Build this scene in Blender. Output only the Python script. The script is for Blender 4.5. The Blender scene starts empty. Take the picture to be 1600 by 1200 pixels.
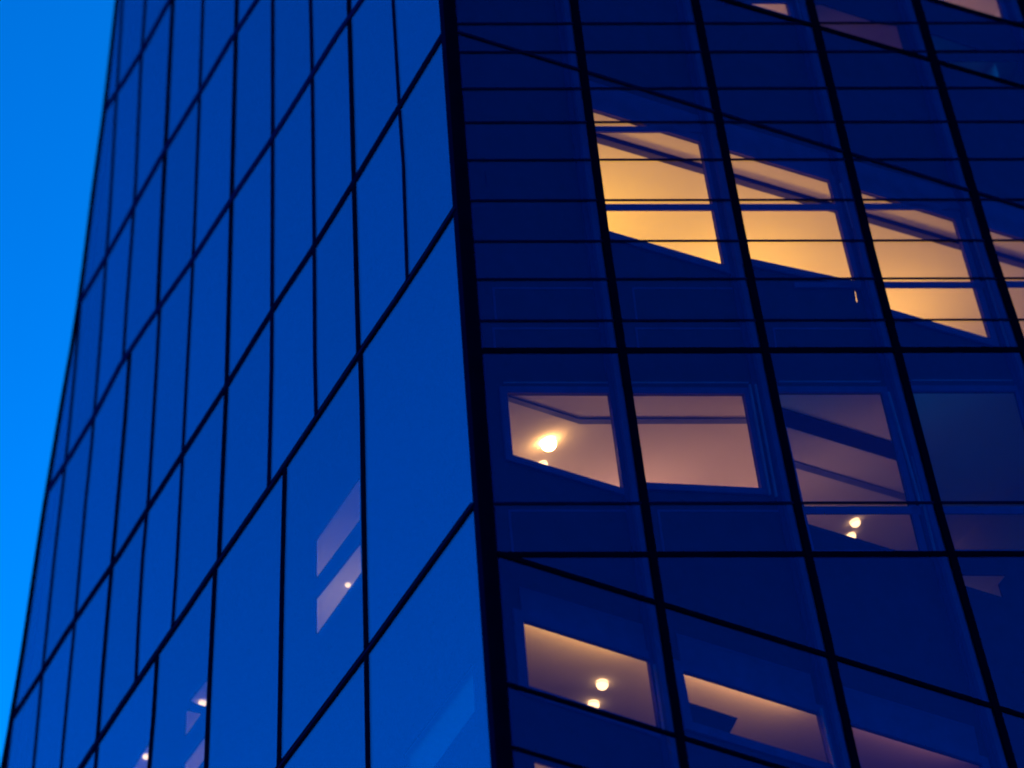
import bpy, bmesh, math, random
from mathutils import Vector, Matrix
from mathutils.geometry import tessellate_polygon, delaunay_2d_cdt
random.seed(7)
C = bpy.context.scene.collection
R_ = math.radians

# ------------------------------------------------------------------ camera
# World frame: the tower corner stands on the Z axis, the right hand facade is
# the plane Y = 0 (X grows to the right), the left hand facade the plane X = 0
# (Y grows away from the viewer).  F, the vertical vanishing point and the
# bearing of the facade were solved from the photograph (1600 x 1200 grid).
F = 3100.0
CX, CY = 800.0, 600.0
up = Vector((471 - CX, -3146 - CY, F)).normalized()
fw = Vector((0, 0, 1)); hf = (fw - up * fw.dot(up)).normalized()
rt = hf.cross(up)
if rt.x < 0: rt = -rt
AZ = R_(30.3)
ax = rt * math.cos(AZ) + hf * math.sin(AZ)
ay = -rt * math.sin(AZ) + hf * math.cos(AZ)

def ray(x, y):
    d = Vector((x - CX, y - CY, F))
    return Vector((d.dot(ax), d.dot(ay), d.dot(up)))

_c = ray(742, 600).normalized() * 24.0
CAM = Vector((-_c.x, -_c.y, 1.6))
ZTOP = CAM.z + _c.z + 38.0

def RP(x, y, d=0.0):                     # a point of the right facade, d metres behind its glass
    r = ray(x, y); return CAM + r * ((d - CAM.y) / r.y)
def LP(x, y, d=0.0):                     # a point of the left facade
    r = ray(x, y); return CAM + r * ((d - CAM.x) / r.x)
def PP(x, y, p, n):                      # a point of any plane
    r = ray(x, y); return CAM + r * ((p - CAM).dot(n) / r.dot(n))
def proj(P):
    v = P - CAM
    xc = v.x * ax + v.y * ay + v.z * up
    return CX + F * xc.x / xc.z, CY + F * xc.y / xc.z

cam = bpy.data.cameras.new('camera'); co = bpy.data.objects.new('camera', cam); C.objects.link(co)
def towld(c): return Vector((c.dot(ax), c.dot(ay), c.dot(up)))
bx, by, bz = towld(Vector((1, 0, 0))), towld(Vector((0, -1, 0))), towld(Vector((0, 0, -1)))
M = Matrix((bx, by, bz)).transposed().to_4x4(); M.translation = CAM
co.matrix_world = M
cam.sensor_width = 36; cam.lens = F / 1600 * 36
cam.clip_start = .1; cam.clip_end = 5000
cam.dof.use_dof = True; cam.dof.focus_distance = 26.5; cam.dof.aperture_fstop = 0.5
bpy.context.scene.camera = co

# ------------------------------------------------------------------ materials
def newmat(name):
    m = bpy.data.materials.new(name); m.use_nodes = True
    nt = m.node_tree; nt.nodes.clear()
    return m, nt, nt.nodes, nt.links

def paint(name, col, rough=.6, spec=.5, metal=0, var=.15, scale=3.0):
    m, nt, N, K = newmat(name)
    o = N.new('ShaderNodeOutputMaterial'); b = N.new('ShaderNodeBsdfPrincipled')
    tc = N.new('ShaderNodeTexCoord'); nz = N.new('ShaderNodeTexNoise')
    nz.inputs['Scale'].default_value = scale; nz.inputs['Detail'].default_value = 5
    K.new(tc.outputs['Object'], nz.inputs['Vector'])
    mp = N.new('ShaderNodeMapRange'); mp.inputs['To Min'].default_value = 1 - var; mp.inputs['To Max'].default_value = 1 + var
    mp.inputs['From Min'].default_value = .3; mp.inputs['From Max'].default_value = .7
    K.new(nz.outputs['Fac'], mp.inputs['Value'])
    mx = N.new('ShaderNodeMix'); mx.data_type = 'RGBA'; mx.blend_type = 'MULTIPLY'; mx.inputs['Factor'].default_value = 1
    mx.inputs['A'].default_value = (*col, 1); K.new(mp.outputs['Result'], mx.inputs['B'])
    K.new(mx.outputs['Result'], b.inputs['Base Color'])
    b.inputs['Roughness'].default_value = rough; b.inputs['Metallic'].default_value = metal
    b.inputs['Specular IOR Level'].default_value = spec
    if spec == 0:                                     # dead matt coating
        b = N.new('ShaderNodeBsdfDiffuse'); K.new(mx.outputs['Result'], b.inputs['Color'])
    K.new(b.outputs['BSDF'], o.inputs['Surface'])
    return m

def glass(name, f0, tint, gloss, kf=1.0, wav=.004):
    """coated pane: Schlick mirror over a tinted clear body"""
    m, nt, N, K = newmat(name)
    o = N.new('ShaderNodeOutputMaterial')
    g = N.new('ShaderNodeNewGeometry'); dp = N.new('ShaderNodeVectorMath'); dp.operation = 'DOT_PRODUCT'
    K.new(g.outputs['Incoming'], dp.inputs[0]); K.new(g.outputs['Normal'], dp.inputs[1])
    def math_(op, a, b):
        n = N.new('ShaderNodeMath'); n.operation = op
        for i, v in enumerate((a, b)):
            if v is None: continue
            if isinstance(v, (int, float)): n.inputs[i].default_value = v
            else: K.new(v, n.inputs[i])
        return n.outputs[0]
    c = math_('ABSOLUTE', dp.outputs['Value'], None)
    s = math_('SUBTRACT', 1.0, c); p = math_('POWER', s, 5.0)
    f = math_('MULTIPLY_ADD', p, (1 - f0) * kf); f.node.inputs[2].default_value = f0
    tc = N.new('ShaderNodeTexCoord'); nz = N.new('ShaderNodeTexNoise'); nz.inputs['Scale'].default_value = .9
    nz.inputs['Detail'].default_value = 2
    K.new(tc.outputs['Object'], nz.inputs['Vector'])
    bp = N.new('ShaderNodeBump'); bp.inputs['Strength'].default_value = 1; bp.inputs['Distance'].default_value = wav
    K.new(nz.outputs['Fac'], bp.inputs['Height'])
    t = N.new('ShaderNodeBsdfTransparent'); t.inputs['Color'].default_value = (*tint, 1)
    gl = N.new('ShaderNodeBsdfGlossy')
    oi = N.new('ShaderNodeObjectInfo'); mr = N.new('ShaderNodeMapRange')      # coating differs a little from pane to pane
    mr.inputs['To Min'].default_value = .94; mr.inputs['To Max'].default_value = 1.04
    K.new(oi.outputs['Random'], mr.inputs['Value'])
    mc = N.new('ShaderNodeMix'); mc.data_type = 'RGBA'; mc.blend_type = 'MULTIPLY'; mc.inputs['Factor'].default_value = 1
    mc.inputs['A'].default_value = (*gloss, 1); K.new(mr.outputs['Result'], mc.inputs['B']); K.new(mc.outputs['Result'], gl.inputs['Color']); gl.inputs['Roughness'].default_value = .03
    K.new(bp.outputs['Normal'], gl.inputs['Normal'])
    mx = N.new('ShaderNodeMixShader'); K.new(f, mx.inputs[0]); K.new(t.outputs[0], mx.inputs[1]); K.new(gl.outputs[0], mx.inputs[2])
    K.new(mx.outputs[0], o.inputs['Surface'])
    return m

def emit(name, col, st):
    m, nt, N, K = newmat(name)
    o = N.new('ShaderNodeOutputMaterial'); e = N.new('ShaderNodeEmission')
    e.inputs['Color'].default_value = (*col, 1); e.inputs['Strength'].default_value = st
    K.new(e.outputs[0], o.inputs['Surface']); return m

MT = dict(
    black=paint('black_anodised_metal', (.003, .0012, .008), .5, 0),
    navy=paint('blue_black_metal', (.005, .0025, .016), .5, 0),
    dark=paint('dark_blue_metal', (.007, .004, .03), .5, 0),
    joint=paint('grey_blue_sealant', (.02, .012, .08), .6, 0),
    wall=paint('navy_spandrel_paint', (.010, .006, .022), .7, .1),
    frame=paint('window_frame_paint', (.05, .032, .11), .5, .05),
    post=paint('inner_post_paint', (.028, .018, .062), .6, 0),
    edge=paint('pale_edge_streak', (.16, .10, .2), .4, .2),  # pale tone holds the light caught along frame edges
    room=paint('warm_white_plaster', (.72, .69, .64), .85, .1, var=.03, scale=.8),
    beam=paint('dark_grey_bulkhead_paint', (.06, .055, .08), .7, 0),
    dark_face=paint('dark_blue_face_paint', (.012, .012, .05), .7, 0),  # dark blue holds the shade of the upper beam's front
    trim=paint('slate_blue_trim_paint', (.10, .14, .3), .6, .2),
    ring=paint('white_lamp_ring', (.75, .73, .7), .4, .5),
    ground=paint('asphalt', (.05, .05, .055), .9, .3, var=.3, scale=.6),
    concrete=paint('dark_concrete', (.06, .062, .07), .8, .3, var=.2),
    gR=glass('tinted_facade_glass', .044, (.93, .885, .93), (.40, .26, 1.0), .08),
    gL=glass('blue_coated_glass', .32, (.88, .90, .95), (.4, .60, 1.0), .08),
    brass=paint('warm_brass_band', (.35, .2, .08), .4, .5, .6),
    lamp=emit('warm_lamp_lens', (1.0, .62, .25), .5),
    lamp_bright=emit('bright_lamp_lens', (1.0, .55, .16), 6.0),
)

# ------------------------------------------------------------------ object helpers
def link(name, bm, mat, parent=None):
    bmesh.ops.remove_doubles(bm, verts=bm.verts, dist=1e-5)
    bmesh.ops.recalc_face_normals(bm, faces=bm.faces)
    me = bpy.data.meshes.new(name); bm.to_mesh(me); bm.free()
    me.materials.append(MT[mat])
    o = bpy.data.objects.new(name, me); C.objects.link(o)
    if parent: o.parent = parent
    return o

def slab(bm, pts, off):
    """closed prism: polygon pts, extruded by the vector off"""
    a = [bm.verts.new(p) for p in pts]; b = [bm.verts.new(p + off) for p in pts]
    n = len(pts)
    tris = tessellate_polygon([pts])
    for t in tris:
        bm.faces.new([a[i] for i in t]); bm.faces.new([b[i] for i in reversed(t)])
    for i in range(n):
        j = (i + 1) % n
        bm.faces.new((a[i], a[j], b[j], b[i]))

def strip(bm, A, B, off):
    """solid ribbon between two polylines A and B, extruded by off"""
    n = len(A)
    va = [bm.verts.new(p) for p in A]; vb = [bm.verts.new(p) for p in B]
    wa = [bm.verts.new(p + off) for p in A]; wb = [bm.verts.new(p + off) for p in B]
    for i in range(n - 1):
        bm.faces.new((va[i], va[i+1], vb[i+1], vb[i])); bm.faces.new((wa[i], wb[i], wb[i+1], wa[i+1]))
        bm.faces.new((va[i], wa[i], wa[i+1], va[i+1])); bm.faces.new((vb[i], vb[i+1], wb[i+1], wb[i]))
    bm.faces.new((va[0], vb[0], wb[0], wa[0])); bm.faces.new((va[-1], wa[-1], wb[-1], vb[-1]))

def holed(bm, outer, holes, off):
    """wall sheet with window openings, with thickness and reveals"""
    loops = [outer] + holes
    flat = [p for l in loops for p in l]
    i0 = 0 if abs(off.y) > 1e-6 else 1                  # in-plane horizontal axis
    v2 = [Vector((p[i0], p.z)) for p in flat]
    faces, k = [], 0
    for l in loops:
        f = list(range(k, k + len(l)))
        if sum(v2[f[i-1]].cross(v2[f[i]]) for i in range(len(f))) < 0: f.reverse()
        faces.append(f); k += len(l)
    base = outer[0][1 - i0]
    vo, _, fo, _, _, _ = delaunay_2d_cdt(v2, [], faces, 2, 1e-5)
    mk = (lambda q: Vector((q.x, base, q.y))) if i0 == 0 else (lambda q: Vector((base, q.x, q.y)))
    va = [bm.verts.new(mk(q)) for q in vo]; vb = [bm.verts.new(mk(q) + off) for q in vo]
    cnt = {}
    for t in fo:
        bm.faces.new([va[i] for i in t]); bm.faces.new([vb[i] for i in reversed(t)])
        for i in range(len(t)):
            e = tuple(sorted((t[i-1], t[i]))); cnt[e] = cnt.get(e, 0) + 1
    for (i, j), c in cnt.items():
        if c == 1: bm.faces.new((va[i], va[j], vb[j], vb[i]))

def tag(o, label, cat, group=None):
    o['label'] = label; o['category'] = cat
    if group: o['group'] = group

def pl(pts):
    """piecewise linear function through (t, v), extrapolated"""
    pts = sorted(pts)
    def f(t):
        if t <= pts[0][0]: a, b = pts[0], pts[1]
        elif t >= pts[-1][0]: a, b = pts[-2], pts[-1]
        else:
            for a, b in zip(pts, pts[1:]):
                if a[0] <= t <= b[0]: break
        return a[1] + (b[1] - a[1]) * (t - a[0]) / (b[0] - a[0])
    return f
def xy(pts): return pl([(y, x) for x, y in pts])      # x as a function of y
def meet(mx, ly, lo=-6000, hi=6000):                    # crossing of a mullion x(y) with a line y(x)
    for _ in range(60):
        m = (lo + hi) / 2
        if m - ly(mx(m)) < 0: lo = m
        else: hi = m
    return mx(lo), lo

tower = bpy.data.objects.new('glass_tower', None); C.objects.link(tower)
tag(tower, 'dark blue glass tower at dusk with slanting mullions and a few warmly lit windows', 'tower')

OUT = .02     # how far the metal stands proud of the glass
# ------------------------------------------------------------------ right facade
def vert_top(mx, P, d=0.0):
    """pixel y where the mullion reaches the tower's top"""
    lo, hi = -2900.0, 0.0
    for _ in range(50):
        m = (lo + hi) / 2
        if P(mx(m), m, d).z > ZTOP: lo = m
        else: hi = m
    return hi
MX = [xy([(712, 0), (742, 400), (773, 800), (803, 1200)]),
      xy([(896.5, 0), (950, 400), (1009.5, 800), (1070, 1200)]),
      xy([(1086, 0), (1165.5, 400), (1248, 800), (1338, 1200)]),
      xy([(1265, 0), (1363, 400), (1468, 800), (1583, 1200)]),
      xy([(1431, 0), (1551, 400), (1683, 800), (1820, 1200)]),
      xy([(1596, 0), (1736, 400), (1890, 800), (2050, 1200)]),
      xy([(1752, 0), (1910, 400), (2085, 800), (2270, 1200)])]
YT, YB = -700.0, 1700.0
def hline(y0, y1=None): return pl([(750, y0), (1600, y0 - 1.6 if y1 is None else y1)])
H = [hline(v) for v in (37.2, 81.8, 138.8, 191.6, 250.3, 313.5, 377.3, 436.6, 501.3, 548, 787, 866.8)]
def sline(x0, y0, k=.309): return pl([(x0, y0), (x0 + 1000, y0 + 1000 * k)])
SA, SA1, SA2 = sline(717, 51), sline(1133, 0, .2915), sline(1458, 0, .294)
SB, SC, SD = sline(782, 866.4, .3085), sline(799, 1071, .3055), sline(805, 1169, .303)

def barR(name, ly, i0, i1, w, mat, d0=-OUT*.6, dep=.022):
    """bar following the line ly from mullion i0 to mullion i1, w pixels high"""
    bm = bmesh.new()
    p, q = meet(MX[i0], ly), meet(MX[i1], ly)
    A = [RP(p[0], p[1] - w/2, 0), RP(q[0], q[1] - w/2, 0)]; B = [RP(p[0], p[1] + w/2, 0), RP(q[0], q[1] + w/2, 0)]
    o = Vector((0, d0, 0))
    strip(bm, [v + o for v in A], [v + o for v in B], Vector((0, dep, 0)))
    return link(name, bm, mat, tower)

for i in range(1, 7):
    w = (0, 11.5, 11, 11, 11.5, 12, 12)[i]
    ys = [-700, 0, 400, 800, 1200, 1700]
    bm = bmesh.new(); o = Vector((0, -OUT, 0))
    strip(bm, [RP(MX[i](y) - w/2, y) + o for y in ys], [RP(MX[i](y) + w/2, y) + o for y in ys], Vector((0, .035, 0)))
    link('mullion', bm, 'black', tower)
for k, ly in enumerate(H):
    thick = k in (9, 11)
    for i in range(6):
        barR('transom', ly, i, i + 1, (7.8 if thick else (3.6 if k == 10 else 2.8)), 'black' if thick else 'dark', dep=.022 if thick else .014)
for ly, w, i0 in ((SA, 3.6, 0), (SB, 6.8, 0), (SC, 5.6, 0), (SD, 4.6, 0), (SA1, 5, 2), (SA2, 4.6, 4)):
    for i in range(i0, 6):
        barR('floor_joint', ly, i, i + 1, w, 'dark' if ly is SA else 'black', -OUT*.75, .03)

# panes between the bars (a pane keeps 4 mm clear of the metal's back plane)
rows = [pl([(0, YT), (3000, YT)])] + H + [SB, SC, SD, pl([(0, YB), (3000, YB)])]
for i in range(6):
    for k in range(len(rows) - 1):
        a, b = rows[k], rows[k + 1]
        pts = [meet(MX[i], a), meet(MX[i+1], a), meet(MX[i+1], b), meet(MX[i], b)]
        if i == 0 and k == 12: pts = [meet(MX[0], a), meet(MX[1], a), meet(MX[1], b)]
        bm = bmesh.new(); P = [RP(x, y) for x, y in pts]
        slab(bm, P, Vector((0, .012, 0)))
        link('glass_pane', bm, 'gR', tower)

# ------------------------------------------------------------------ windows behind the right facade
DW = .35                                     # depth of the inner wall
OPEN = dict(
    O2=[(921, 171.5), (1092.5, 224), (1129.5, 416), (945, 361.8)],
    O3=[(1133, 235.5), (1294, 284), (1334, 441), (1302, 441), (1167, 405.3)],
    O4=[(1339, 298), (1490, 345), (1546, 531), (1387, 484.5)],
    O5=[(1541, 358), (1690, 404), (1752, 592), (1598, 545)],
    P1=[(791, 616), (950.6, 616.5), (971.4, 765), (799.6, 713)],
    P2=[(981, 617), (1161, 617), (1188, 764.5), (1003, 755.6)],
    P3=[(1214, 615), (1377, 615), (1438, 862), (1404, 861), (1259, 817.5)],
    P4=[(1423, 613), (1585.6, 613), (1652, 861), (1486, 861)],
    Q1=[(816, 971), (1012, 1032.6), (1028, 1139), (824.5, 1074)],
    Q2=[(1065, 1050), (1277, 1116), (1296.5, 1196), (1139.5, 1147.5), (1153, 1122), (1073.5, 1096.5)],
    Q3=[(1324, 1131.5), (1532, 1195.5), (1560, 1290), (1350, 1225)],
    S1=[(835, 1190), (1026, 1248), (1040, 1330), (845, 1270)],
    T0=[(1498, 898), (1572, 898.5), (1561, 912), (1568, 933.5), (1508, 915)],
    T1=[(1092, -48), (1214, -48), (1234, 27), (1133, -3)],
    T2=[(1264, 6), (1285, 6.5), (1375, 36), (1402, 39), (1413, 78), (1281, 40)],
    T3=[(1432, -38), (1548, -38), (1567.5, 31.5), (1455, -2)],
    T4=[(1452, 51.5), (1532, 78), (1461, 80)],
    T5=[(1466, 95.5), (1589, 95), (1600, 133), (1476, 97)],
    G1=[(1113, 229), (1114.3, 229.5), (1134, 315), (1132.7, 315)],  # G slits: cut to imitate thin streaks of light along the jambs
    G2=[(1133.5, 331), (1135.6, 331), (1152.3, 423), (1150.2, 421.5)],
    G3=[(1335, 453), (1338.5, 454), (1342, 473), (1338, 472)],
    G4=[(757.2, 266), (758.6, 266), (761.5, 294), (759, 293.5)],
)
def wpts(n, d=DW): return [RP(x, y, d) for x, y in OPEN[n]]
zb = 0.2
X1 = 15.5
outer = [Vector((.36, DW, zb)), Vector((X1, DW, zb)), Vector((X1, DW, ZTOP - .3)), Vector((.36, DW, ZTOP - .3))]
bm = bmesh.new(); holed(bm, outer, [wpts(k) for k in OPEN], Vector((0, .03, 0)))
link('inner_wall', bm, 'wall', tower)

def frame_ring(bm, pts, w, dep, n):
    """moulding round a convex opening: w metres wide, dep metres proud (towards -n)"""
    c = sum(pts, Vector()) / len(pts)
    k = len(pts); inn = pts
    def offs(sgn_w):
        res = []
        for i in range(k):
            a, b, d = pts[i-1], pts[i], pts[(i+1) % k]
            e1, e2 = (b - a).normalized(), (d - b).normalized()
            n1, n2 = e1.cross(n), e2.cross(n)
            if n1.dot(b - c) < 0: n1 = -n1
            if n2.dot(b - c) < 0: n2 = -n2
            bis = (n1 + n2); s = sgn_w * 2 / max(bis.length_squared, .35)
            res.append(b + bis * s)
        return res
    out = offs(w)
    a = [p + n * 0 for p in inn]; b = out
    for i in range(k):
        j = (i + 1) % k
        q = [a[i], a[j], b[j], b[i]]
        va = [bm.verts.new(p) for p in q]; vb = [bm.verts.new(p - n * dep) for p in q]
        bm.faces.new(vb); bm.faces.new(list(reversed(va)))
        for u in range(4):
            v = (u + 1) % 4; bm.faces.new((va[u], va[v], vb[v], vb[u]))
YN = Vector((0, 1, 0)); XN = Vector((1, 0, 0))

def window(key, w=.16, convex=None, mat='frame'):
    bm = bmesh.new()
    pts = [RP(x, y, DW) for x, y in (convex or OPEN[key])]
    frame_ring(bm, pts, w, .035, YN)
    return link('window', bm, mat, tower)
def rail(win, x0, x1, y0, y1, d=DW - .005, mat='frame', dep=-.03, name='rail'):
    bm = bmesh.new()
    strip(bm, [RP(x0, y0, d), RP(x1, y0, d)], [RP(x0, y1, d), RP(x1, y1, d)], Vector((0, dep, 0)))
    return link(name, bm, mat, win)
def streak(win, p, q, w=2.2, d=.28, mat='edge'):  # light caught on the frame side, painted as a thin pale strip
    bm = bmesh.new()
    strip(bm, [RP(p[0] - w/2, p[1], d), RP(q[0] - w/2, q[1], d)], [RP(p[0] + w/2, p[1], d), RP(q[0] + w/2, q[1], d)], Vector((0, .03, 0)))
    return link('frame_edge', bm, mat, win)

w2 = window('O2', .14)
rail(w2, 921, 1120, 199.3, 208); rail(w2, 936, 1140, 320.7, 330)
w3 = window('O3', .14, [(1133, 235.5), (1294, 284), (1334, 441), (1167, 405.3)])
rail(w3, 1150, 1325, 320.5, 330); rail(w3, 1240, 1340, 443, 451)
w4 = window('O4', .14); rail(w4, 1342, 1510, 319.7, 328.8); rail(w4, 1378, 1540, 442, 450.8)
w5 = window('O5', .14); rail(w5, 1560, 1700, 441, 450)
wp1 = window('P1', .10); wp2 = window('P2', .10)
wp3 = window('P3', .10, [(1214, 615), (1377, 615), (1438, 862), (1270, 862)]); rail(wp3, 1245, 1440, 793, 804.3)
wp4 = window('P4', .10); rail(wp4, 1470, 1660, 793, 804)
wq1 = window('Q1', .12); wq2 = window('Q2', .12, [(1065, 1050), (1277, 1116), (1296.5, 1196), (1080, 1130)])
wq3 = window('Q3', .12)
wt1 = window('T1', .12); rail(wt1, 1130, 1260, -3, 6.5)
wt3 = window('T3', .12)
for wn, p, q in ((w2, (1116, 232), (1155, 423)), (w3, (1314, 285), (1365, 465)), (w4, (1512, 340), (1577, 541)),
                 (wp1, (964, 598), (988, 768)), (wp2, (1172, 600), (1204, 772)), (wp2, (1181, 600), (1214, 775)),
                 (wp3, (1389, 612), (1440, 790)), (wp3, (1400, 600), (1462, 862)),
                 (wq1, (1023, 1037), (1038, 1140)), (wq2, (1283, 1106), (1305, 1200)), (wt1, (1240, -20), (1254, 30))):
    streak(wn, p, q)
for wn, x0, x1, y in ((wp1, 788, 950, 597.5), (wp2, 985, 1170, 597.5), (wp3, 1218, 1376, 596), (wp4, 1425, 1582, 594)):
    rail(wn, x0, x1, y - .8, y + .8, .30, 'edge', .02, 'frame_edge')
for i in range(1, 7):                               # posts of the inner wall beside each mullion
    ys = [-700, 0, 400, 800, 1200, 1700]
    bm = bmesh.new()
    strip(bm, [RP(MX[i](y) - 29, y, .31) for y in ys], [RP(MX[i](y) - 17, y, .31) for y in ys], Vector((0, .035, 0)))
    p = link('inner_post', bm, 'post', tower)
    bm = bmesh.new()
    strip(bm, [RP(MX[i](y) - 17, y, .25) for y in ys], [RP(MX[i](y) - 9, y, .25) for y in ys], Vector((0, .095, 0)))
    link('post_flange', bm, 'frame', p)
def headpanel(win, q):
    bm = bmesh.new(); slab(bm, [RP(x, y, DW - .004) for x, y in q], Vector((0, -.012, 0)))
    return link('head_panel', bm, 'frame', win)
headpanel(wq1, [(811, 917), (1003, 976), (1012, 1029), (816, 967.5)])
headpanel(wq2, [(1056, 990), (1265, 1054), (1277, 1112.5), (1065, 1046.5)])
headpanel(wq3, [(1316, 1073), (1521, 1136), (1532, 1192), (1326, 1128)])
headpanel(w2, [(912, 124), (1106, 186), (1100, 223), (921, 167)])
headpanel(w3, [(1124, 189), (1308, 245), (1300, 282), (1133, 231.5)])
headpanel(w4, [(1330, 251), (1508, 303), (1497, 343), (1340, 294.5)])
headpanel(w5, [(1532, 310), (1700, 360), (1695, 401), (1541, 354.5)])
for i, (x0, x1, y0, y1) in enumerate(((772, 935, 452, 500), (990, 1165, 452, 500), (772, 938, 515, 545), (995, 1172, 515, 545),
                       (1210, 1385, 515, 545), (797, 990, 800, 862), (1030, 1232, 800, 862))):
    bm = bmesh.new()                                # shallow panels of the dark wall
    k = MX[1](y1) - MX[1](y0) if x0 < 960 else MX[2](y1) - MX[2](y0)
    frame_ring(bm, [RP(x0, y0, DW), RP(x1, y0, DW), RP(x1 + k, y1, DW), RP(x0 + k * .6, y1, DW)], .028, .008, YN)
    link('wall_panel', bm, 'frame', tower)

# ------------------------------------------------------------------ rooms
def room(p0, p1, d0, depth, height, rise, F_, n, ext=(.0, .0), mat='room', wmat='room', skew=0):
    """a room whose ceiling holds the window head p0-p1 (rise above it) and runs depth metres inwards"""
    A, B = F_(*p0, d0) + Vector((0, 0, rise)), F_(*p1, d0) + Vector((0, 0, rise))
    t = (B - A).normalized()
    A = A - t * ext[0]; B = B + t * ext[1]
    o = n * depth; dn = Vector((0, 0, -height)); th = .04
    D = A + o + t * skew                       # the left wall may stand askew
    bm = bmesh.new(); slab(bm, [A, B, B + o, D], Vector((0, 0, th)))
    c = link('ceiling', bm, mat, tower)
    bm = bmesh.new()
    f = bm.faces.new
    v = [bm.verts.new(x) for x in (A, B, B + o, D, A + dn, B + dn, B + o + dn, D + dn)]
    f((v[0], v[3], v[7], v[4])); f((v[1], v[5], v[6], v[2])); f((v[3], v[2], v[6], v[7])); f((v[4], v[7], v[6], v[5]))
    link('room_wall', bm, wmat, tower)
    nn = t.cross(n).normalized()
    if nn.z > 0: nn = -nn
    return dict(A=A, B=B, n=n, nn=nn, t=t, c=c, h=height)

def onceil(rm, x, y, drop=0.0): return PP(x, y, rm['A'] + rm['nn'] * drop, rm['nn'])

GAIN = .5
def lamp_area(name, loc, size, energy, col, direction, sy=None):
    l = bpy.data.lights.new(name, 'AREA'); l.energy = energy * GAIN; l.color = col
    if sy: l.shape = 'RECTANGLE'; l.size = size; l.size_y = sy
    else: l.shape = 'DISK'; l.size = size
    o = bpy.data.objects.new(name, l); C.objects.link(o); o.location = loc
    o.rotation_euler = Vector(direction).to_track_quat('-Z', 'Y').to_euler()
    return o
def lamp_point(name, loc, energy, col, r=.1):
    l = bpy.data.lights.new(name, 'POINT'); l.energy = energy * GAIN; l.color = col; l.shadow_soft_size = r
    o = bpy.data.objects.new(name, l); C.objects.link(o); o.location = loc; return o

D2 = DW + .035
WARM = (1.0, .60, .22)
# the long lit office behind the upper windows
ro = room((905, 166.5), (1700, 407), D2, 5.0, 2.85, .01, RP, YN, (.05, .3))
def ceilbeam(rm, pa, pb, hpx, wpx, x_ext, mat, name):
    """bulkhead under the ceiling parallel to the facade; pa, pb two points of its upper front edge"""
    a, b = onceil(rm, *pa), onceil(rm, *pb)
    y = (a.y + b.y) / 2; a.y = b.y = y
    t = (b - a).normalized(); a2 = a - t * x_ext[0]; b2 = b + t * x_ext[1]
    r = ray(pa[0], pa[1] + hpx); low = CAM + r * ((y - CAM.y) / r.y)
    h = a.z + (low.x - a.x) * t.z / t.x - low.z
    r = ray(pa[0], pa[1] + hpx + wpx); 
    pl_p = a + Vector((0, 0, -h)); q = PP(pa[0], pa[1] + hpx + wpx, pl_p, rm['nn'])
    w = q.y - y
    print(name, 'depth %.2f h %.2f w %.2f' % (y, h, w))
    bm = bmesh.new(); slab(bm, [a2, b2, b2 + YN * w, a2 + YN * w], Vector((0, 0, -h)))
    bo = link(name, bm, mat, rm['c'])
    f = bmesh.new(); slab(f, [a2, b2, b2 - YN * .012, a2 - YN * .012], Vector((0, 0, -h)))  # thin strip painted dark blue for the beam's unlit front
    link('dark_face', f, 'dark_face', rm['c'])
    return bo
ceilbeam(ro, (1000, 225.5), (1450, 364), 9, 9, (2.5, 3.5), 'beam', 'beam')
A = ro['A']
lamp_area('uplight', Vector((3.4, 2.9, A.z - 1.75)), 1.0, 15.5, (1, .56, .03), (0, -.1, 1))
lamp_area('uplight', Vector((6.6, 2.9, A.z - 1.45)), 1.4, 14, (1, .54, .045), (0, -.1, 1), 1.0)
lamp_area('uplight', Vector((9.6, 2.9, A.z - 1.25)), 1.4, 12, (1, .52, .07), (0, -.1, 1), 1.0)
lamp_area('uplight', Vector((4.8, .75, A.z - 2.0)), 6.5, 6, (1, .50, .14), (0, .05, 1), .2)  # added fill in front of the beam to lift its shadow

# the rooms of the floor below
r1 = r3 = room((770, 616.3), (1760, 612.5), D2, 6.0, 3.1, .01, RP, YN, skew=2.6)
def trimbar(rm, pts, w0, w1, mat, name='ceiling_trim'):
    A_ = [onceil(rm, x, y - w0, .0) for x, y in pts]; B_ = [onceil(rm, x, y + w1, .0) for x, y in pts]
    bm = bmesh.new(); strip(bm, A_, B_, rm['nn'] * .03); return link(name, bm, mat, rm['c'])
trimbar(r1, [(780, 616.8), (905, 656.5), (1190, 656)], 4, 3.5, 'trim')
trimbar(r3, [(1200, 641), (1450, 718)], 11, 15, 'dark_face', 'beam')
trimbar(r3, [(1215, 717), (1460, 790)], 5, 4, 'trim')
def light_baffle(rm, px, dirpx, length, h):
    """angled wall dividing two rooms, running inwards from the mullion"""
    p = RP(px[0], px[1], D2); r = ray(*dirpx); r = Vector((r.x, r.y, 0)).normalized(); s_ = Vector((r.y, -r.x, 0)) * .08
    q = [Vector((p.x, D2 + .06, 0)), Vector((p.x, D2 + .06, 0)) + r * length]
    q = [q[0], q[0] + s_, q[1] + s_, q[1]]
    for v in q: v.z = za(rm, v.x)
    bm = bmesh.new(); slab(bm, q, Vector((0, 0, -h)))
    return link('light_baffle', bm, 'room', tower)
za = lambda rm, x: rm['A'].z + rm['t'].z / rm['t'].x * (x - rm['A'].x)
light_baffle(r1, (1197, 616), (1225, 680), 5.5, 3.0)
lamp_area('uplight', Vector((2.0, 3.0, za(r1, 2.0) - 1.8)), .6, 4.6, (1, .54, .2), (0, 0, 1))
lamp_area('uplight', Vector((4.2, 3.2, za(r1, 4.2) - 1.6)), .8, 5.2, (1, .48, .26), (0, 0, 1))
light_baffle(r1, (1412, 614), (1440, 700), 5.5, 3.0)
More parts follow.
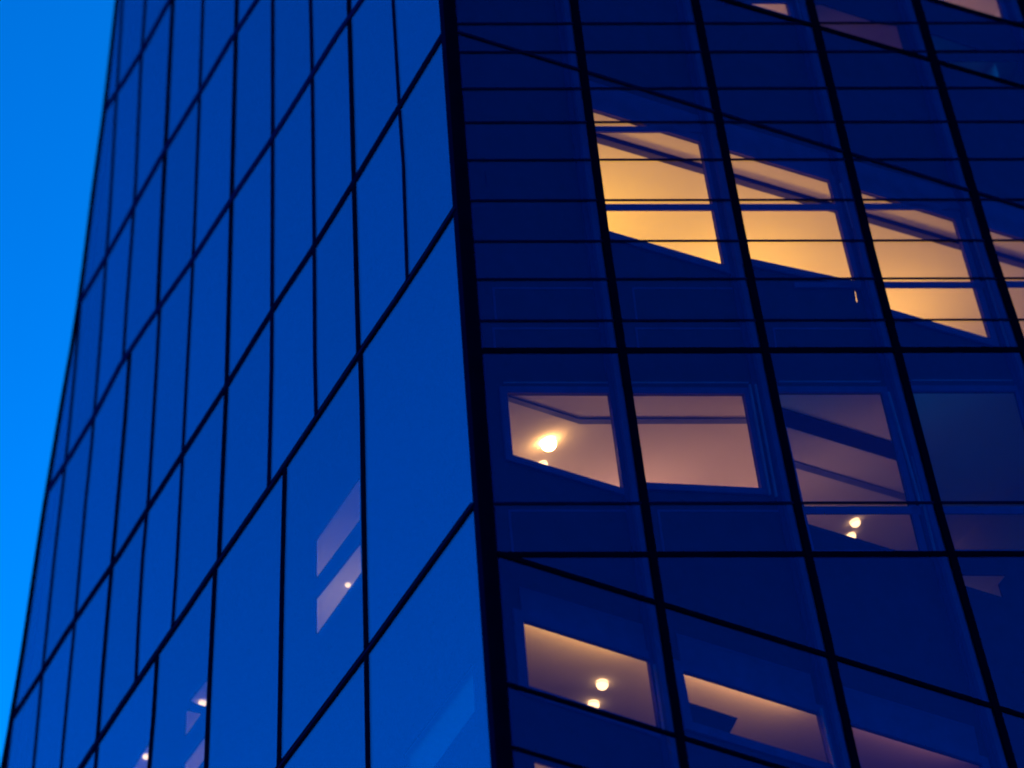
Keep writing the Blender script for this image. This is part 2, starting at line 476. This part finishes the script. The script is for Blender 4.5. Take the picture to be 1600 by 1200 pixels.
lamp_area('uplight', Vector((6.9, 3.0, za(r1, 6.7) - 1.7)), .6, 3.8, (1, .50, .28), (0, 0, 1))
lamp_area('uplight', Vector((8.6, 1.7, za(r1, 8.6) - 2.6)), .8, .2, (.9, .55, .5), (0, 0, 1))

# lower floor: cove light just inside the window head
def cove(rm, key, energy, col, rise):
    a, b = RP(*OPEN[key][0], D2), RP(*OPEN[key][1], D2)
    m = (a + b) / 2 + Vector((0, .03, rise * .78))
    o = lamp_area('cove_light', m, (b - a).length, energy, col, (0, 1, .35), .03)
    t = (b - a).normalized(); z = -Vector((0, 1, .35)).normalized(); yv = z.cross(t).normalized()
    m4 = Matrix((t, yv, t.cross(yv).normalized())).transposed()
    o.rotation_euler = m4.to_euler()
rq = room((806, 968), (1740, 1259), D2, 3.6, 2.0, .30, RP, YN, wmat='wall')
for key, e, col in (('Q1', 7.8, (1, .52, .11)), ('Q2', 8.0, (1, .50, .14)), ('Q3', 1.3, (1, .42, .30))):
    cove(rq, key, e, col, .30)
rs = room((815, 1184), (1300, 1331), D2, 2.5, 1.5, .05, RP, YN)
lamp_area('uplight', rs['A'] + Vector((1.0, 1.2, -1.1)), .5, 3.2, (1, .55, .2), (0, 0, 1))

for key, h, e, col in (('T1', 1.6, 8, (1, .53, .26)), ('T2', 1.2, .5, (1, .42, .36)), ('T3', .9, 6, (1, .53, .28)),
                       ('T4', .8, .06, (.5, .6, .9)), ('T5', .8, .12, (.5, .6, .9)), ('T0', 1.2, .42, (.9, .6, .5))):
    q = OPEN[key]; xs = [p[0] for p in q]; ytop = min(p[1] for p in q)
    rm = room((min(xs) - 6, ytop - 1), (max(xs) + 6, ytop + (max(xs) - min(xs)) * .3 * (key in ('T1', 'T3')) - 1), D2, 3.0, h + .8, .02, RP, YN)
    m = (rm['A'] + rm['B']) / 2 + Vector((0, 2.0, -h))
    lamp_area('uplight', m, .5, e, col, (0, 0, 1))

# ------------------------------------------------------------------ downlights
DROP = .35
def globe_lamp(pos, rad, label, nrm, lens):
    """round glass lamp on the ceiling: base plate, thin metal band, glowing globe"""
    t = bpy.data.objects.new('globe_lamp', None); C.objects.link(t); t.location = pos
    tag(t, label, 'ceiling lamp', 'lamps in the ceilings behind the glass')
    n = 28
    def lathe(prof, closed):
        bm = bmesh.new()
        vs = [[bm.verts.new((r * math.cos(2*math.pi*k/n), r * math.sin(2*math.pi*k/n), z)) for r, z in prof] for k in range(n)]
        for k in range(n):
            for j in range(len(prof) if closed else len(prof) - 1):
                bm.faces.new((vs[k][j], vs[(k+1) % n][j], vs[(k+1) % n][(j+1) % len(prof)], vs[k][(j+1) % len(prof)]))
        return bm
    link('base_plate', lathe([(rad * .5, 0), (rad * .62, -.004), (rad * .55, -rad * .3), (rad * .4, -rad * .3)], True), 'ring', t)
    zc = -rad * DROP
    prof = [(max(rad * math.sin(a), 1e-4), zc + rad * math.cos(a)) for a in [math.pi * j / 16 for j in range(17)]]
    l = link('globe', lathe(prof, False), lens, t)
    for p in l.data.polygons: p.use_smooth = True
    h = rad * .05
    link('metal_band', lathe([(rad * .97, zc + h), (rad * 1.025, zc + h), (rad * 1.025, zc - h), (rad * .97, zc - h)], True), 'brass', t)
    t.rotation_euler = (-nrm).to_track_quat('Z', 'Y').to_euler()
def dl(rm, x, y, px, label, lens='lamp'):
    dist = (onceil(rm, x, y) - CAM).length
    p = onceil(rm, x, y, px * dist / F * DROP + .002) - rm['nn'] * (px * dist / F * DROP)
    globe_lamp(p - rm['nn'] * 0, px * dist / F, label, rm['nn'], lens)
dl(r1, 857, 693, 12.5, 'brightest round ceiling lamp, glowing in the window beside the dark corner column', 'lamp_bright')
dl(r1, 848, 726, 8, 'glowing globe half hidden by the sill, below the brightest lamp')  # glowing globe repeated below the lamp
dl(r3, 1336, 816, 8, 'upper lamp of the pair in the small triangle of lit ceiling')
dl(r3, 1330, 837.5, 7, 'lower, fainter globe of the pair in the small triangle of lit ceiling')
dl(rq, 941, 1069, 9.5, 'upper lamp of the pair in the window with the orange upper edge')
dl(rq, 927.5, 1101, 9, 'lower globe of the pair in the window with the orange upper edge, by its bar')

# ------------------------------------------------------------------ left facade
EDGE = xy([(183, 0), (163, 175), (147, 290), (127, 450), (112, 545), (102, 600), (85, 700), (68, 800), (37, 1010), (15, 1140), (4, 1200)])
CORN = xy([(690, 0), (711, 300), (726, 600), (749, 900), (768, 1200)])
V0 = xy([(125, 480), (115, 600), (102, 725), (87, 850), (65, 1060), (52, 1200)])
Vm = xy([(20, 1120), (14, 1170), (6, 1230)])
V1 = xy([(191, 0), (182, 150), (172, 320), (166, 400), (159, 500), (151, 600), (145, 675), (132, 800), (117, 970), (105, 1090), (95, 1200)])
V2a = xy([(227, 0), (220, 100), (210, 325), (201, 425), (192, 565)])
V2b = xy([(202, 565), (200, 600), (187, 750), (175, 880), (162, 1025), (152, 1157)])
V3a = xy([(270, 0), (260, 200), (252, 350), (246, 485)])
V3b = xy([(249, 490), (243, 600), (231, 790), (220, 900), (212, 1065)])
V4 = xy([(317, 0), (312, 145), (302, 400), (291, 600), (285, 715), (275, 900), (269, 985)])
V5 = xy([(370, 0), (362, 300), (354, 600), (345, 800), (342, 872)])
V6 = xy([(426, 0), (426, 210), (425, 490), (424, 600), (420, 755)])
V7 = xy([(485, 0), (488, 120), (491, 385), (492, 600), (494, 655)])
V8 = xy([(545, 0), (552, 250), (560, 545)])
V9 = xy([(614, 0), (624, 170), (630, 250), (636, 430)])
W8 = xy([(563, 545), (566, 650), (569, 850), (572, 1000), (575, 1200)])
W6 = xy([(445, 740), (441, 900), (436, 1185)])
W5 = xy([(336, 897), (328, 1050), (322, 1200)])
W3 = xy([(245, 1035), (240, 1115), (233, 1200)])
W2 = xy([(152, 1165), (149, 1200)])
W1 = xy([(60, 1330), (52, 1400)])
def LL(*p): return pl(p)
Lm2 = LL((330, -115), (265, 0), (222, 80), (187, 137), (163, 173))
Lm1 = LL((440, -60), (402, 0), (370, 46), (315, 140), (260, 230), (210, 320), (167, 400), (127, 468))
L0 = LL((600, -52), (565, 0), (545, 25), (487, 118), (430, 210), (362, 310), (305, 400), (245, 485), (192, 562), (149, 646), (102, 725), (76, 765))
L1 = LL((692, 55), (625, 165), (556, 280), (492, 384), (427, 482), (352, 606), (285, 710), (231, 795), (175, 885), (117, 967), (65, 1052), (22, 1118))
L2 = LL((712, 325), (640, 438), (565, 547), (492, 657), (422, 762), (345, 873), (270, 985), (211, 1070), (152, 1160), (126, 1200))
L3 = LL((742, 785), (572, 1020), (440, 1195))
YEND = 24.0
def zline(z): return LL(*[proj(Vector((0, y, z))) for y in (-.5, 2, 5, 9, 14, 20, 26)])
LT, LBOT = zline(ZTOP), zline(zb)
LT1 = zline(ZTOP - 4.5)
upper = [V1, V2a, V3a, V4, V5, V6, V7, V8, V9, CORN]
bands = [(LT, LT1, [EDGE] + upper), (LT1, Lm2, [EDGE] + upper), (Lm2, Lm1, [EDGE] + upper), (Lm1, L0, [EDGE, V0] + upper),
         (L0, L1, [EDGE, V0, V1, V2b, V3b, V4, V5, V6, V7, V8, V9, CORN]),
         (L1, L2, [EDGE, Vm, V0, V1, V2b, V3b, V4, V5, V6, V7, V8, V9, CORN]),
         (L2, L3, [EDGE, W1, W2, W3, W5, W6, W8, CORN]),
         (L3, LBOT, [EDGE, W2, W5, W6, W8, CORN])]
WS = .64
wid = {V0: 4.5, Vm: 4, V1: 4.5, V2a: 5, V2b: 7, V3a: 8, V3b: 5.5, V4: 5, V5: 8, V6: 6.5, V7: 6, V8: 8.5, V9: 5, W8: 9, W6: 8, W5: 8, W3: 7, W2: 6, W1: 5}
LO = Vector((-.012, 0, 0))
def ribbonL(name, pts, w, mat, horiz, off=LO, dep=.03):
    bm = bmesh.new()
    if horiz: A_, B_ = [LP(x - w*.42, y - w*.3) + off for x, y in pts], [LP(x + w*.42, y + w*.3) + off for x, y in pts]
    else: A_, B_ = [LP(x - w/2, y) + off for x, y in pts], [LP(x + w/2, y) + off for x, y in pts]
    strip(bm, A_, B_, Vector((dep, 0, 0))); return link(name, bm, mat, tower)
runs = {}
for bi, (a, b, ms) in enumerate(bands):
    cr = [(meet(m, a), meet(m, b)) for m in ms]
    for j in range(len(ms) - 1):
        (p0, p1), (q0, q1) = cr[j], cr[j + 1]
        if p0[0] > q0[0] - .5: p0 = q0
        if p1[0] > q1[0] - .5: p1 = q1
        def mid(m, u, v):                       # follow a bent mullion or edge
            n = 3
            return [(m(u[1] + (v[1]-u[1])*k/n), u[1] + (v[1]-u[1])*k/n) for k in range(1, n)]
        poly = [p0, q0] + mid(ms[j+1], q0, q1) + [q1, p1] + mid(ms[j], p1, p0)
        P = []
        for x, y in poly:
            v = LP(x, y)
            if v.z > ZTOP: v.z = ZTOP
            if not P or (v - P[-1]).length > 1e-3: P.append(v)
        if (P[0] - P[-1]).length < 1e-3: P.pop()
        if len(P) < 3: continue
        tilt = random.uniform(-1, 1) * .006
        bm = bmesh.new(); slab(bm, P, Vector((.012, 0, 0)))
        o = link('glass_panel', bm, 'gL', tower)
    for j, m in enumerate(ms[1:-1], 1):
        runs.setdefault(m, []).extend(cr[j])
for m, pts in runs.items():
    y0, y1 = min(p[1] for p in pts), max(p[1] for p in pts)
    n = max(3, int((y1 - y0) / 90))
    pts = [(m(y0 + (y1-y0)*k/n), y0 + (y1-y0)*k/n) for k in range(n + 1)]
    ribbonL('mullion', pts, wid[m] * WS, 'dark' if wid[m] < 7 else 'navy', False)
for l, w, mat in ((LT1, 5, 'joint'), (Lm2, 5, 'joint'), (Lm1, 5, 'joint'), (L0, 5.2, 'joint'), (L1, 5.6, 'dark'), (L2, 6.6, 'navy'), (L3, 7.6, 'navy')):
    p, q = meet(EDGE, l), meet(CORN, l)
    n = 16; pts = [(p[0] + (q[0]-p[0])*k/n, l(p[0] + (q[0]-p[0])*k/n)) for k in range(n + 1)]
    ribbonL('floor_joint', pts, w, mat, True, LO * 1.25, .035)
for l in (L2, L3):
    p, q = meet(EDGE, l), meet(CORN, l)
    pts = [(p[0] + (q[0]-p[0])*k/16, l(p[0] + (q[0]-p[0])*k/16)) for k in range(17)]
    ribbonL('joint_cap', pts, 1.6, 'joint', True, LO * 1.6, .01)
# dark closing profile along the far edge
ys = [-480 + 60*k for k in range(36)]
pts = [(EDGE(y), y) for y in ys]
P = [LP(x, y) for x, y in pts]; P = [p for p in P if zb < p.z < ZTOP]
bm = bmesh.new(); strip(bm, [p + Vector((-.04, -.05, 0)) for p in P], [p + Vector((-.04, .09, 0)) for p in P], Vector((.3, 0, 0)))
link('edge_profile', bm, 'black', tower)
PE = P
bm = bmesh.new(); strip(bm, [p + Vector((.27, .0, 0)) for p in P], [p + Vector((.27, .06, 0)) for p in P], Vector((X1 - .3, 0, 0)))
link('rear_wall', bm, 'concrete', tower)

# corner column
def vcol(x0, x1, y0, y1, mat, name):
    bm = bmesh.new(); slab(bm, [Vector((x0, y0, 0)), Vector((x1, y0, 0)), Vector((x1, y1, 0)), Vector((x0, y1, 0))], Vector((0, 0, ZTOP + .3)))
    return link(name, bm, mat, tower)
xr, yk, yl = RP(757, 600, -.02).x, LP(734, 600, -.02).y, LP(727.5, 600).y
vcol(-.02, xr, -.02, yk, 'black', 'corner_column')
vcol(-.012, .2, yk, yl, 'dark', 'corner_return')

# windows behind the left facade
LOPEN = dict(
    a=[(492.5, 844), (562, 744), (562, 812), (492.5, 905)],
    b=[(492.5, 936), (563, 847), (564.5, 894), (492.5, 994)],
    c=[(327, 1056), (325.5, 1106), (300, 1097), (296, 1094.5)],
    d=[(289.5, 1110.5), (314, 1115.6), (288, 1152)],
    e=[(320, 1149), (318.7, 1186.5), (309, 1200), (285, 1232), (287, 1194)],
    f=[(234, 1158), (231, 1215), (200, 1260), (206, 1202)],
    g=[(738, 1036), (742, 1110), (632, 1262), (630, 1178)],  # no lamp here: a shallow pale back stands in for a lit room
)
louter = [Vector((DW, .36, zb)), Vector((DW, .36, ZTOP - .3))] + [Vector((DW, p.y - .35, p.z)) for p in P if p.z < ZTOP - .5]
bm = bmesh.new(); holed(bm, louter, [[LP(x, y, DW) for x, y in q] for q in LOPEN.values()], Vector((.03, 0, 0)))
link('inner_wall', bm, 'wall', tower)
lrooms = {}
for keys, e, col, y1, dep in ((('a', 'b'), 3.6, (1, .66, .22), 10.0, 1.65), (('c', 'd', 'e', 'f'), 26, (1, .64, .22), 21.0, 5.0), (('g',), 8, (.7, .7, .8), 3.6, .06)):
    P_ = [LP(x, y, D2) for k in keys for x, y in LOPEN[k]]
    y0 = min(p.y for p in P_) - .15
    z1 = max(p.z for p in P_) + (.7 if keys == ('g',) else .03)
    A_, B_ = Vector((D2, y0, z1)), Vector((D2, y1, z1))
    o = XN * dep; dn = Vector((0, 0, -(z1 - min(p.z for p in P_)) - .6))
    bm = bmesh.new(); slab(bm, [A_, B_, B_ + o, A_ + o], Vector((0, 0, .04))); cl = link('ceiling', bm, 'room', tower)
    bm = bmesh.new(); v = [bm.verts.new(x) for x in (A_, B_, B_ + o, A_ + o, A_ + dn, B_ + dn, B_ + o + dn, A_ + o + dn)]
    f = bm.faces.new
    f((v[0], v[3], v[7], v[4])); f((v[1], v[5], v[6], v[2])); f((v[3], v[2], v[6], v[7])); f((v[4], v[7], v[6], v[5]))
    link('room_wall', bm, 'room', tower)
    for k in keys: lrooms[k] = dict(A=A_, nn=Vector((0, 0, -1)), c=cl)
    if keys != ('g',): lamp_area('uplight', (A_ + B_) / 2 + o * .8 + Vector((0, 0, max(dn.z + .3, -1.6))), .6, e, col, (0, 0, 1))
    print(keys, 'y %.2f-%.2f z %.2f' % (y0, y1, z1))
dl(lrooms['b'], 543.5, 914, 4.2, 'tiny single lamp in the faint slanting strip of light on the large left panel')
dl(lrooms['c'], 316, 1098.5, 6, 'small oval lamp on the left facade beside a lit triangle')
dl(lrooms['f'], 228, 1182, 5, 'small lamp in the lit corner at the bottom edge of the left facade')

# body behind the facades, roof and ground
bm = bmesh.new(); slab(bm, [Vector((X1, 0, 0)), Vector((X1 + .3, 0, 0)), Vector((X1 + .3, 22, 0)), Vector((X1, 22, 0))], Vector((0, 0, ZTOP)))
link('side_wall', bm, 'concrete', tower)
yr = max(p.y for p in PE if p.z > ZTOP - 4)
bm = bmesh.new(); slab(bm, [Vector((0, 0, ZTOP)), Vector((X1 + .3, 0, ZTOP)), Vector((X1 + .3, yr, ZTOP)), Vector((0, yr, ZTOP))], Vector((0, 0, .3)))
link('roof', bm, 'concrete', tower)
bm = bmesh.new(); s = 1500
f = [bm.verts.new(v) for v in ((-s, -s, 0), (s, -s, 0), (s, s, 0), (-s, s, 0))]; bm.faces.new(f)
g = link('ground', bm, 'ground'); g['kind'] = 'structure'

# ------------------------------------------------------------------ dusk sky
SUN_EL = 2.6
w = bpy.data.worlds.new('World'); bpy.context.scene.world = w; w.use_nodes = True
N, K = w.node_tree.nodes, w.node_tree.links; N.clear()
wo = N.new('ShaderNodeOutputWorld'); bg = N.new('ShaderNodeBackground')
sky = N.new('ShaderNodeTexSky'); sky.sky_type = 'NISHITA'; sky.sun_disc = False
sky.sun_elevation = R_(SUN_EL); sky.sun_rotation = R_(60)
sky.air_density = 1.0; sky.dust_density = .3; sky.ozone_density = 6.0
mx = N.new('ShaderNodeMix'); mx.data_type = 'RGBA'; mx.blend_type = 'MULTIPLY'; mx.inputs['Factor'].default_value = 1
mx.inputs['B'].default_value = (.0, .9, 1.0, 1)            # the photograph's cold white balance
K.new(sky.outputs[0], mx.inputs['A']); K.new(mx.outputs['Result'], bg.inputs['Color'])
bg.inputs['Strength'].default_value = .136
K.new(bg.outputs[0], wo.inputs['Surface'])

sc = bpy.context.scene
sc.view_settings.view_transform = 'Standard'; sc.view_settings.look = 'None'
sc.view_settings.exposure = 3; sc.view_settings.gamma = 1
sc.cycles.transparent_max_bounces = 24; sc.cycles.max_bounces = 8
sc.cycles.sample_clamp_indirect = 4
sc.cycles.filter_width = 2.0
